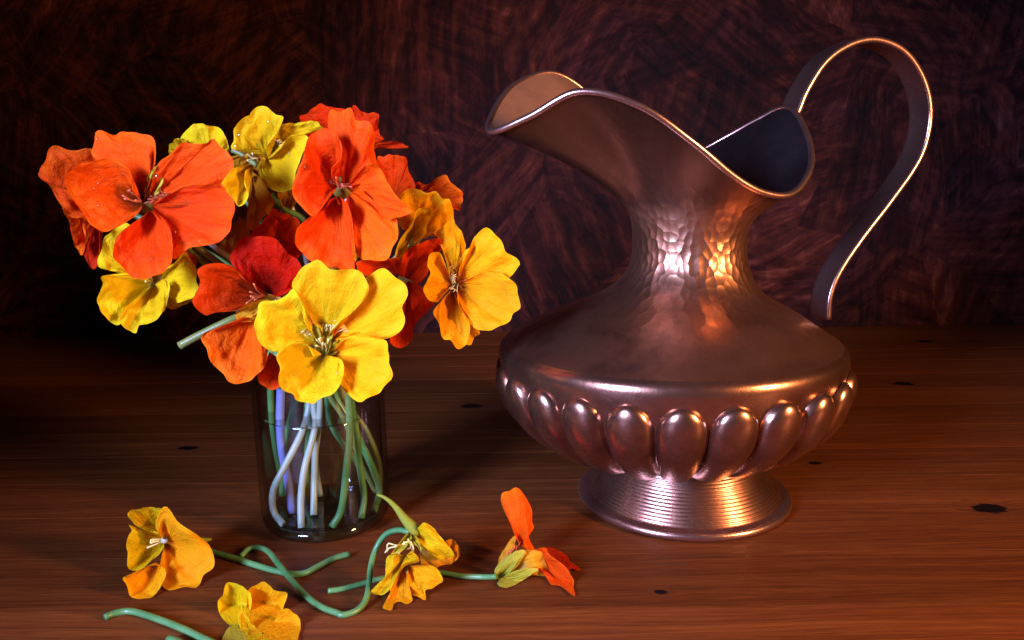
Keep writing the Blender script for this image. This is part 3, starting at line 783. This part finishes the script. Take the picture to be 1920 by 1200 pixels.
# --- red flowers behind
T = throat_at('B', (420, 230), 0.402)
f = flower('scarlet nasturtium mostly hidden behind the tall vivid orange one, topmost of the red blooms', jar_base())
petal(f, 'B', 'red_plain', (380, 260), [(200, 200), (165, 128), (165, 100), (200, 92), (220, 60), (270, 43), (330, 58), (370, 60), (420, 90), (400, 160)], .402, .392, -.002, seed=61)
petal(f, 'B', 'red_plain', (450, 260), [(400, 110), (410, 70), (430, 48), (480, 85), (545, 88), (545, 130), (552, 180), (577, 212), (540, 222)], .402, .393, -.002, seed=62)
petal(f, 'B', 'red_plain', (480, 260), [(530, 235), (560, 225), (640, 224), (692, 250), (640, 256), (560, 250), (520, 262)], .401, .390, 0, seed=63)
spur(f, T, Vector((0, .016, -.010)))
stem_to_jar(f, T, [(430, 330), (425, 420), (418, 500), (410, 700)], M_STEM, [.386, .386, .387, .390], .0016)
T = throat_at('B', (660, 480), 0.396)
f = flower('scarlet nasturtium with a curled petal, rising behind the arched golden petals on the pitcher side', jar_base())
petal(f, 'B', 'red_plain', (620, 500), [(540, 380), (545, 300), (590, 290), (680, 300), (690, 360), (715, 405), (730, 440), (700, 480)], .396, .388, -.002, seed=71)
petal(f, 'B', 'red_plain', (700, 500), [(690, 440), (750, 420), (800, 450), (850, 480), (820, 520)], .395, .388, -.001, seed=72)
petal(f, 'B', 'orange_plain', (740, 490), [(760, 440), (800, 425), (840, 395), (880, 388), (900, 420), (950, 460), (957, 500), (948, 556), (920, 552), (890, 510), (830, 500)], .395, .378, -.003, seed=73)
spur(f, T, Vector((0, .014, -.012)))
stem_to_jar(f, T, [(600, 150), (690, 310), (760, 440), (840, 620), (895, 740), (915, 870)], M_STEM, [.372, .372, .373, .375, .377, .378], .0018)
# --- golden arched flower between
T = throat_at('R', (330, 560), 0.378)
f = flower('golden yellow nasturtium with an arched petal, right behind the tall vivid orange one', jar_base())
petal(f, 'R', 'gold', (330, 560), [(270, 520), (250, 470), (262, 400), (258, 345), (310, 312), (400, 322), (460, 318), (500, 360), (530, 368), (560, 440), (568, 500), (540, 540), (480, 565), (450, 545), (400, 580)], .378, .368, -.004, ruf=.002, seed=81)
petal(f, 'R', 'yellow', (330, 560), [(300, 640), (262, 692), (238, 680), (255, 600), (290, 545), (330, 500), (350, 430), (390, 405), (435, 420), (442, 455), (410, 510), (405, 560), (340, 608)], .374, .362, 0, seed=82, ruf=.0008)
petal(f, 'R', 'yellow', (260, 520), [(240, 600), (236, 480), (270, 465), (268, 500), (256, 560)], .378, .372, 0, seed=83, ruf=.0004)
petal(f, 'R', 'yellow', (60, 640), [(10, 720), (3, 640), (12, 575), (28, 588), (30, 640), (58, 690)], .378, .372, 0, seed=84, ruf=.0004)
spur(f, T, Vector((0, .016, -.008)))
stem_to_jar(f, T, [(640, 120), (720, 260), (790, 360), (880, 560), (908, 690)], M_STEM_OLIVE, [.378, .378, .378, .380, .380], .0016)
# --- golden flower facing the pitcher
T = throat_at('R', (570, 810), 0.366)
f = flower('golden nasturtium with dark striped throat, on the bouquet side nearest the pitcher', jar_base())
petal(f, 'R', 'gold', (565, 800), [(530, 770), (515, 700), (492, 640), (480, 580), (462, 545), (540, 480), (568, 500), (600, 535), (620, 585), (622, 635), (600, 690), (580, 730)], .366, .362, -.005, seed=91)
petal(f, 'R', 'gold', (575, 815), [(590, 740), (600, 690), (622, 640), (650, 620), (670, 570), (720, 525), (755, 540), (810, 590), (850, 650), (913, 710), (908, 740), (880, 780), (840, 810), (700, 830)], .366, .350, -.003, seed=92)
petal(f, 'R', 'gold', (575, 830), [(680, 780), (760, 752), (840, 780), (870, 800), (900, 830), (922, 940), (880, 1000), (840, 1050), (760, 1075), (690, 1078), (640, 1040), (600, 980), (580, 910)], .366, .345, -.004, ruf=.0018, seed=93)
petal(f, 'R', 'gold', (565, 850), [(620, 1000), (660, 1060), (700, 1080), (680, 1120), (640, 1162), (610, 1165), (560, 1100), (545, 1000)], .366, .352, -.002, seed=96)
petal(f, 'R', 'gold', (555, 860), [(530, 870), (490, 920), (450, 970), (455, 1010), (480, 1050), (500, 1130), (540, 1140), (585, 1185), (610, 1165), (640, 1120), (650, 1055), (610, 990), (570, 910)], .365, .345, -.003, ruf=.0016, seed=94)
petal(f, 'R', 'gold', (550, 830), [(535, 790), (505, 700), (480, 655), (430, 660), (415, 720), (430, 770), (400, 820), (395, 870), (420, 910), (470, 925), (500, 890), (530, 860)], .365, .346, -.002, seed=95)
fringe(f, [throat_at('R', (540, 730), .360), throat_at('R', (555, 800), .359)], (.6, -1, .1), 36, .005, M_STAMEN, 15)
fringe(f, [throat_at('R', (545, 850), .357), throat_at('R', (580, 860), .358)], (.2, -1, .4), 20, .004, M_STAMEN, 16)
stamens(f, T, 5, .007, M_STAMEN_RED, 17, aim=(.3, -.7, .1))
spur(f, T, Vector((-.006, .020, .002)))
stem_to_jar(f, T, [(700, 200), (735, 420), (745, 560), (775, 760), (830, 935)], M_STEM, [.362, .362, .364, .364, .362])
# --- red flower behind the yellow front one
T = throat_at('R', (310, 800), 0.372)
f = flower('deep red nasturtium wedged between the big yellow bloom and the golden one near the pitcher', jar_base())
petal(f, 'R', 'red_plain', (310, 800), [(230, 770), (265, 720), (270, 690), (310, 635), (400, 590), (482, 582), (487, 645), (440, 662), (420, 720), (415, 772), (370, 832)], .372, .358, -.003, seed=101)
petal(f, 'R', 'orange_plain', (270, 765), [(180, 760), (80, 785), (15, 720), (70, 690), (150, 678), (200, 690), (250, 680), (278, 735)], .370, .352, -.001, seed=102)
petal(f, 'R', 'red_plain', (310, 810), [(270, 840), (290, 880), (275, 940), (285, 1030), (205, 1130), (265, 1182), (330, 1140), (345, 1050), (400, 990), (458, 930), (420, 905), (390, 850), (360, 830)], .371, .356, -.002, seed=103)
spur(f, T, Vector((-.004, .018, .002)))
stem_to_jar(f, T, [(560, 130), (640, 260), (700, 400), (760, 560), (850, 740)], M_STEM_OLIVE, [.362, .366, .370, .376, .384], .0016)
# --- red flower left of the yellow one
T = throat_at('C', (570, 455), 0.356)
f = flower('deep red nasturtium with near black throat and orange lower petals beside the big yellow bloom', jar_base())
petal(f, 'C', 'red', (600, 450), [(530, 420), (440, 340), (362, 262), (360, 180), (400, 110), (480, 80), (570, 80), (650, 110), (720, 180), (790, 240), (800, 300), (770, 380), (720, 440), (660, 470)], .356, .345, -.003, seed=111)
petal(f, 'C', 'red', (590, 450), [(480, 390), (400, 330), (355, 268), (250, 258), (170, 265), (125, 290), (145, 360), (120, 470), (130, 540), (180, 590), (250, 570), (370, 560), (440, 530), (520, 480)], .356, .338, -.002, seed=112)
petal(f, 'C', 'pale', (600, 480), [(570, 480), (480, 500), (385, 570), (400, 620), (500, 630), (520, 580), (590, 510)], .353, .342, 0, seed=113, name='sepal', ruf=.0005)
petal(f, 'C', 'orange_plain', (640, 850), [(600, 820), (575, 880), (530, 950), (525, 1005), (580, 1052), (680, 1048), (690, 960), (680, 860)], .352, .342, -.001, seed=115, drops=2)
petal(f, 'C', 'orange_plain', (490, 600), [(420, 600), (330, 640), (165, 715), (200, 800), (210, 880), (300, 970), (340, 1020), (450, 1015), (510, 985), (580, 890), (582, 800), (560, 720), (530, 640)], .350, .332, -.004, ruf=.0018, seed=114)
petal(f, 'C', 'orange_plain', (880, 700), [(820, 570), (850, 580), (900, 610), (1060, 600), (1110, 660), (1080, 730), (1000, 760), (860, 760)], .352, .348, 0, seed=116)
stamens(f, T + Vector((.001, -.003, 0)), 6, .009, M_STAMEN_RED, 18, aim=(-.4, -.7, .25))
spur(f, T, Vector((0.004, .020, .002)))
stem_to_jar(f, T, [(500, 180), (495, 300), (480, 420), (470, 560), (500, 760)], M_STEM_PALE, [.364, .366, .370, .378, .386], .0016)
# --- red flower behind it
T = throat_at('J', (480, 1060), 0.378)
f = flower('red nasturtium tucked in the middle of the bouquet under the topmost lemon bloom', jar_base())
petal(f, 'J', 'red_plain', (500, 1080), [(260, 1060), (300, 1010), (345, 970), (380, 920), (450, 850), (520, 880), (640, 930), (650, 1020), (660, 1120)], .378, .366, -.003, seed=121, drops=5)
petal(f, 'J', 'red_plain', (500, 1080), [(660, 1040), (680, 1160), (600, 1230), (480, 1180)], .378, .368, 0, seed=122)
spur(f, T, Vector((0.002, .014, -.006)))
flush_drops(f)
stem_to_jar(f, T, [(540, 130), (560, 280), (600, 380), (690, 500), (780, 640)], M_STEM, [.386, .388, .390, .392, .394], .0015)
# --- big yellow flower in front
T = throat_at('C', (955, 800), 0.338)
f = flower('big open yellow nasturtium with a green throat, hanging over the rim of the glass jar', jar_base())
petal(f, 'C', 'yellow', (960, 740), [(930, 650), (860, 595), (800, 510), (745, 400), (770, 330), (830, 265), (900, 240), (990, 285), (1140, 290), (1210, 330), (1238, 400), (1220, 470), (1160, 540), (1090, 590), (1040, 640), (1000, 680)], .338, .322, -.004, seed=131)
petal(f, 'C', 'gold', (990, 760), [(1060, 640), (1090, 590), (1180, 500), (1225, 400), (1220, 345), (1340, 283), (1400, 340), (1450, 400), (1490, 450), (1480, 490), (1450, 540), (1460, 620), (1440, 690), (1340, 740), (1260, 720), (1180, 690), (1100, 690)], .338, .326, -.003, seed=132)
petal(f, 'C', 'yellow', (930, 770), [(850, 760), (770, 750), (650, 820), (560, 790), (515, 720), (505, 640), (530, 540), (580, 495), (670, 485), (740, 415), (800, 480), (810, 570), (830, 640), (880, 720)], .338, .321, -.003, seed=133)
petal(f, 'C', 'gold', (1000, 830), [(1040, 770), (1110, 715), (1170, 695), (1240, 720), (1340, 750), (1370, 830), (1370, 900), (1395, 970), (1350, 1020), (1280, 1100), (1200, 1140), (1130, 1115), (1060, 1040), (1060, 950), (1030, 880)], .337, .318, -.004, ruf=.0016, seed=134, drops=3)
petal(f, 'C', 'yellow', (945, 840), [(880, 850), (850, 790), (800, 750), (740, 760), (680, 800), (645, 860), (660, 930), (655, 990), (690, 1060), (750, 1100), (770, 1140), (880, 1155), (920, 1120), (1000, 1095), (1050, 1030), (1080, 960), (1080, 900), (1050, 860), (1000, 855)], .337, .313, -.005, ruf=.0022, seed=135, drops=6)
petal(f, 'C', 'sepal', (950, 850), [(900, 830), (880, 740), (865, 660), (900, 640), (925, 690), (940, 760)], .336, .330, 0, seed=136, name='sepal', ruf=.0003)
petal(f, 'C', 'sepal', (950, 850), [(935, 760), (940, 680), (990, 675), (1010, 700), (995, 770), (985, 830)], .336, .333, 0, seed=137, name='sepal', ruf=.0003)
petal(f, 'C', 'sepal', (955, 845), [(1000, 770), (1050, 740), (1080, 745), (1060, 790), (1020, 840)], .336, .334, 0, seed=138, name='sepal', ruf=.0003)
stamens(f, T + Vector((0, 0, -.002)), 8, .011, M_STAMEN, 23, aim=(.1, -.6, .8), spread=.35)
fringe(f, [throat_at('C', (900, 640), .333), throat_at('C', (1030, 650), .333)], (0, -.6, -.8), 26, .004, M_STAMEN, 24)
fringe(f, [throat_at('C', (1060, 620), .334), throat_at('C', (1120, 700), .334)], (-.8, -.6, .2), 26, .005, M_STAMEN, 25)
fringe(f, [throat_at('C', (800, 690), .331), throat_at('C', (860, 720), .333)], (.8, -.6, .1), 18, .004, M_STAMEN, 26)
spur(f, T, Vector((0.002, .022, .002)))
flush_drops(f)
stem_to_jar(f, T, [(725, 200), (722, 420), (690, 560), (640, 850), (600, 1060)], M_STEM, [.352, .352, .352, .351, .350])
# --- cut stem poking out
o = tube('cut_stem', [on_y(*K('C', p), y) for p, y in (((22, 783), .352), ((150, 715), .354), ((380, 605), .358), ((560, 540), .366), ((700, 520), .376))], .0019, M_STEM_OLIVE, None, n=24)
tag(o, 'cut end of an olive green stem poking out beneath the deep red bloom', 'stem')
# --- olive stalks seen under the big orange flower
for q, (a, c) in enumerate((((760, 735), (860, 830)), ((800, 735), (925, 825)))):
    o = tube('cut_stem', [on_y(*K('A', p), y) for p, y in ((a, .358), (((a[0] + c[0]) / 2), (a[1] + c[1]) / 2)) and ((a, .358), (c, .364), ((c[0] + 120, c[1] + 100), .372), ((c[0] + 240, c[1] + 260), .376))], .0016, M_STEM_OLIVE, None, n=20)
    tag(o, ['olive green stalk behind the large open orange bloom, lower of a parallel pair', 'olive green stalk behind the large open orange bloom, upper of a parallel pair'][q], 'stem')

# ------------------------------------------------------------------ flowers lying on the table
def gstem(fl, crop_pts, rad, mat, lifts=None, n=60):
    lifts = lifts or [0] * len(crop_pts)
    tube('stem', [on_z(x, y, rad + l) for (x, y), l in zip(crop_pts, lifts)], rad, mat, fl, n=n, sides=10)
def E_(pts): return [K('E', p) for p in pts]
def G_(pts): return [K('G', p) for p in pts]

f = flower('yellow nasturtium fallen on the table with folded petals, its green stem crossed by another', on_z(320, 1090))
petal(f, 'E', 'yellow', (490, 430), [(450, 350), (380, 335), (300, 335), (262, 300), (232, 240), (330, 205), (390, 198), (480, 205), (500, 260), (480, 340)], .330, .322, .004, seed=141, floor=True, ruf=.0014)
petal(f, 'E', 'yellow', (492, 430), [(470, 395), (380, 370), (270, 350), (230, 312), (250, 365), (234, 390), (228, 500), (225, 600), (250, 650), (310, 652), (390, 590), (450, 540), (490, 480)], .329, .316, .002, seed=142, floor=True, ruf=.0014)
petal(f, 'E', 'gold', (500, 450), [(470, 390), (430, 345), (445, 250), (490, 190), (530, 220), (600, 310), (740, 400), (820, 470), (845, 560), (838, 640), (780, 700), (720, 775), (620, 768), (520, 795), (470, 750), (455, 660), (475, 540)], .328, .314, -.006, seed=143, floor=True, ruf=.0016)
petal(f, 'E', 'gold', (430, 590), [(470, 620), (400, 615), (320, 660), (270, 695), (195, 700), (215, 760), (265, 845), (340, 858), (410, 840), (470, 760), (505, 680), (495, 640)], .318, .302, -.001, seed=144, floor=True)
stamens(f, throat_at('E', (495, 432), .3225), 5, .008, M_STAMEN, 27, aim=(-.7, -.6, -.1), spread=.4)
tube('pistil', [throat_at('E', (510, 440), .323), throat_at('E', (490, 432), .320)], [.0012, .0014], M_STEM_PALE, f, n=6)
spur(f, throat_at('E', (560, 460), .328), Vector((.014, .008, -.002)))
gstem(f, E_([(700, 470), (845, 520), (1000, 565), (1200, 628), (1330, 662), (1420, 676), (1510, 668), (1620, 612), (1720, 562), (1825, 532)]), .0014, M_STEM)

f = flower('yellow nasturtium fallen at the table front, cupped upright with its green stem trailing behind', on_z(480, 1195))
petal(f, 'E', 'yellow', (1060, 1100), [(1000, 1040), (940, 1030), (890, 960), (882, 890), (910, 820), (948, 745), (1020, 750), (1095, 790), (1120, 860), (1110, 960)], .296, .286, .004, seed=151, floor=True, ruf=.0008)
petal(f, 'E', 'gold', (1100, 1120), [(1080, 960), (1098, 790), (1150, 755), (1220, 745), (1290, 790), (1362, 812), (1360, 900), (1320, 1000), (1240, 1090)], .296, .288, .005, seed=152, floor=True, ruf=.0008)
petal(f, 'E', 'gold', (1150, 1170), [(1240, 1100), (1310, 1010), (1360, 925), (1450, 980), (1482, 1040), (1450, 1140), (1400, 1230), (1260, 1260)], .290, .280, -.002, seed=153, floor=True, ruf=.0008)
petal(f, 'E', 'yellow', (1130, 1180), [(1060, 1120), (1028, 1050), (1026, 970), (1050, 935), (1130, 1040), (1240, 1160), (1250, 1240), (1150, 1260)], .284, .277, -.003, seed=154, floor=True, ruf=.0008)
petal(f, 'E', 'sepal', (1000, 1230), [(890, 1190), (920, 1120), (970, 1040), (1030, 1045), (1070, 1100), (1110, 1200)], .288, .285, -.002, seed=155, name='sepal', floor=True, ruf=.0004)
gstem(f, E_([(62, 988), (140, 958), (250, 945), (400, 985), (600, 1060), (750, 1130), (880, 1190), (960, 1230)]), .0014, M_STEM)
o = tube('cut_stem', [on_z(*K('E', p), .0015) for p in ((522, 1142), (600, 1170), (700, 1230))], .0014, M_STEM, None, n=10)
tag(o, 'tip of a loose green stem lying under the trailing stem at the table front', 'stem')

f = flower('yellow nasturtium fallen nodding on its long looped green stem, pale spur pointing at the jar', on_z(760, 1130))
YG = .312
petal(f, 'G', 'gold', (800, 640), [(760, 560), (790, 535), (830, 525), (870, 560), (888, 630), (862, 680), (800, 712), (760, 700)], .322, .318, -.002, seed=163, floor=True)
petal(f, 'G', 'yellow', (540, 470), [(560, 450), (590, 425), (620, 398), (680, 430), (760, 520), (842, 640), (780, 672), (700, 662), (620, 600), (575, 580), (545, 520)], .316, .312, -.004, seed=161, floor=True, ruf=.0008)
petal(f, 'G', 'pale', (580, 560), [(640, 620), (700, 665), (790, 675), (850, 640), (830, 700), (760, 722), (700, 747), (640, 720), (598, 712), (595, 640)], .318, .315, -.002, seed=162, floor=True, ruf=.0006)
petal(f, 'G', 'gold', (470, 730), [(455, 760), (400, 830), (360, 900), (372, 950), (312, 1028), (375, 1060), (388, 1022), (440, 990), (490, 1012), (532, 990), (522, 920), (500, 800)], .306, .296, -.002, seed=165, floor=True)
petal(f, 'G', 'gold', (500, 730), [(500, 790), (495, 850), (525, 930), (560, 955), (630, 972), (634, 905), (700, 890), (752, 835), (745, 780), (700, 730), (600, 718), (530, 722)], .306, .298, -.004, seed=166, floor=True)
petal(f, 'G', 'yellow', (480, 650), [(420, 630), (350, 650), (325, 740), (330, 800), (290, 870), (218, 915), (240, 945), (300, 945), (380, 880), (420, 800), (480, 725), (580, 690), (565, 640), (520, 615)], .306, .298, -.004, seed=164, floor=True)
petal(f, 'G', 'sepal', (520, 465), [(480, 490), (420, 570), (370, 640), (400, 640), (470, 600), (530, 520)], .313, .305, 0, seed=167, name='sepal', floor=True, ruf=.0003)
petal(f, 'G', 'sepal', (520, 465), [(510, 520), (530, 620), (545, 620), (545, 560), (600, 620), (590, 560), (560, 500)], .313, .308, 0, seed=168, name='sepal', floor=True, ruf=.0003)
for q, pts in enumerate((((500, 540), (420, 570), (350, 555), (345, 600), (328, 625)), ((480, 560), (410, 580), (360, 590), (340, 620)), ((500, 520), (520, 580), (490, 600)), ((470, 540), (455, 600), (420, 640)), ((520, 540), (540, 590), (530, 620)))):
    tube('stamen', [throat_at('G', p, .309) for p in pts], .00035, M_STAMEN, f, n=12, sides=6)
tube('spur', [throat_at('G', p, y) for p, y in (((268, 188), .318), ((330, 215), .317), ((400, 275), .316), ((470, 365), .315), ((540, 445), .314), ((570, 490), .314))], [.0005, .0008, .0012, .0019, .0026, .0016], PM['sepal'], f, n=24)
loop = [K('G', p) for p in ((520, 470), (480, 462), (420, 455), (330, 490), (262, 590), (222, 720), (205, 880), (178, 990), (110, 1062), (10, 1092))] + E_([(1740, 958), (1620, 912), (1500, 822), (1400, 712), (1310, 600), (1240, 515), (1170, 487), (1100, 495), (1045, 548)])
lift = [.0205, .0205, .020, .017, .011, .006, .0036, .0012, 0, 0, 0, 0, .0005, .0022, .0034, .0022, .0008, 0, 0]
gstem(f, loop, .0013, M_STEM, lift, n=110)

f = flower('orange nasturtium fallen on its side, one petal upright, between jar and pitcher foot', on_z(1000, 1090))
petal(f, 'G', 'red_plain', (1480, 650), [(1480, 600), (1540, 588), (1600, 592), (1680, 640), (1720, 690), (1785, 740), (1780, 762), (1740, 742), (1700, 755), (1640, 740), (1560, 700)], .336, .342, 0, seed=173, floor=True)
petal(f, 'G', 'orange_plain', (1350, 580), [(1300, 500), (1255, 370), (1210, 285), (1200, 190), (1260, 167), (1310, 140), (1350, 152), (1400, 240), (1432, 300), (1430, 390), (1445, 440), (1405, 510), (1450, 605), (1380, 600)], .326, .330, -.006, seed=171, floor=True, ruf=.001)
petal(f, 'G', 'red_plain', (1340, 540), [(1310, 500), (1262, 420), (1245, 340), (1270, 370), (1320, 450)], .330, .334, 0, seed=175, floor=True, ruf=.0003)
petal(f, 'G', 'orange_plain', (1440, 660), [(1440, 600), (1530, 588), (1560, 640), (1660, 710), (1720, 790), (1747, 850), (1742, 942), (1650, 880), (1570, 862), (1540, 800), (1480, 760)], .324, .308, -.004, seed=172, floor=True)
petal(f, 'G', 'pale', (1270, 760), [(1320, 680), (1380, 605), (1450, 605), (1510, 625), (1535, 700), (1542, 795), (1450, 795), (1380, 790), (1310, 800)], .320, .316, -.004, seed=174, floor=True, ruf=.0006)
petal(f, 'G', 'sepal', (1180, 830), [(1150, 800), (1155, 745), (1230, 662), (1320, 612), (1382, 598), (1372, 650), (1310, 740), (1220, 830)], .318, .313, -.004, seed=176, name='sepal', floor=True, ruf=.0003)
petal(f, 'G', 'sepal', (1165, 855), [(1210, 805), (1300, 762), (1400, 740), (1482, 750), (1420, 790), (1330, 852), (1240, 886), (1185, 878)], .317, .309, -.003, seed=177, name='sepal', floor=True, ruf=.0003)
petal(f, 'G', 'pale', (1165, 780), [(1160, 740), (1195, 640), (1280, 515), (1312, 530), (1270, 640), (1200, 720)], .322, .324, 0, seed=178, name='sepal', floor=True, ruf=.0003)
fringe(f, [throat_at('G', (1270, 620), .320), throat_at('G', (1330, 570), .321)], (-.3, -.8, .3), 26, .004, M_STAMEN_RED, 31)
tube('spur', [on_y(*K('G', p), y) for p, y in (((852, 758), .328), ((870, 800), .322), ((900, 835), .318), ((960, 862), .316), ((1060, 868), .316), ((1180, 845), .317), ((1230, 810), .318))], [.0005, .0008, .0012, .0017, .0024, .0034, .0030], PM['sepal'], f, n=30)
gstem(f, [(615, 1108)] + G_([(0, 898), (100, 872), (200, 845), (300, 818), (450, 790), (600, 775), (740, 776), (900, 800), (1050, 806), (1160, 805)]), .0012, M_STEM, [0, 0, 0, 0, 0, 0, 0, 0, .0004, .001, .003])
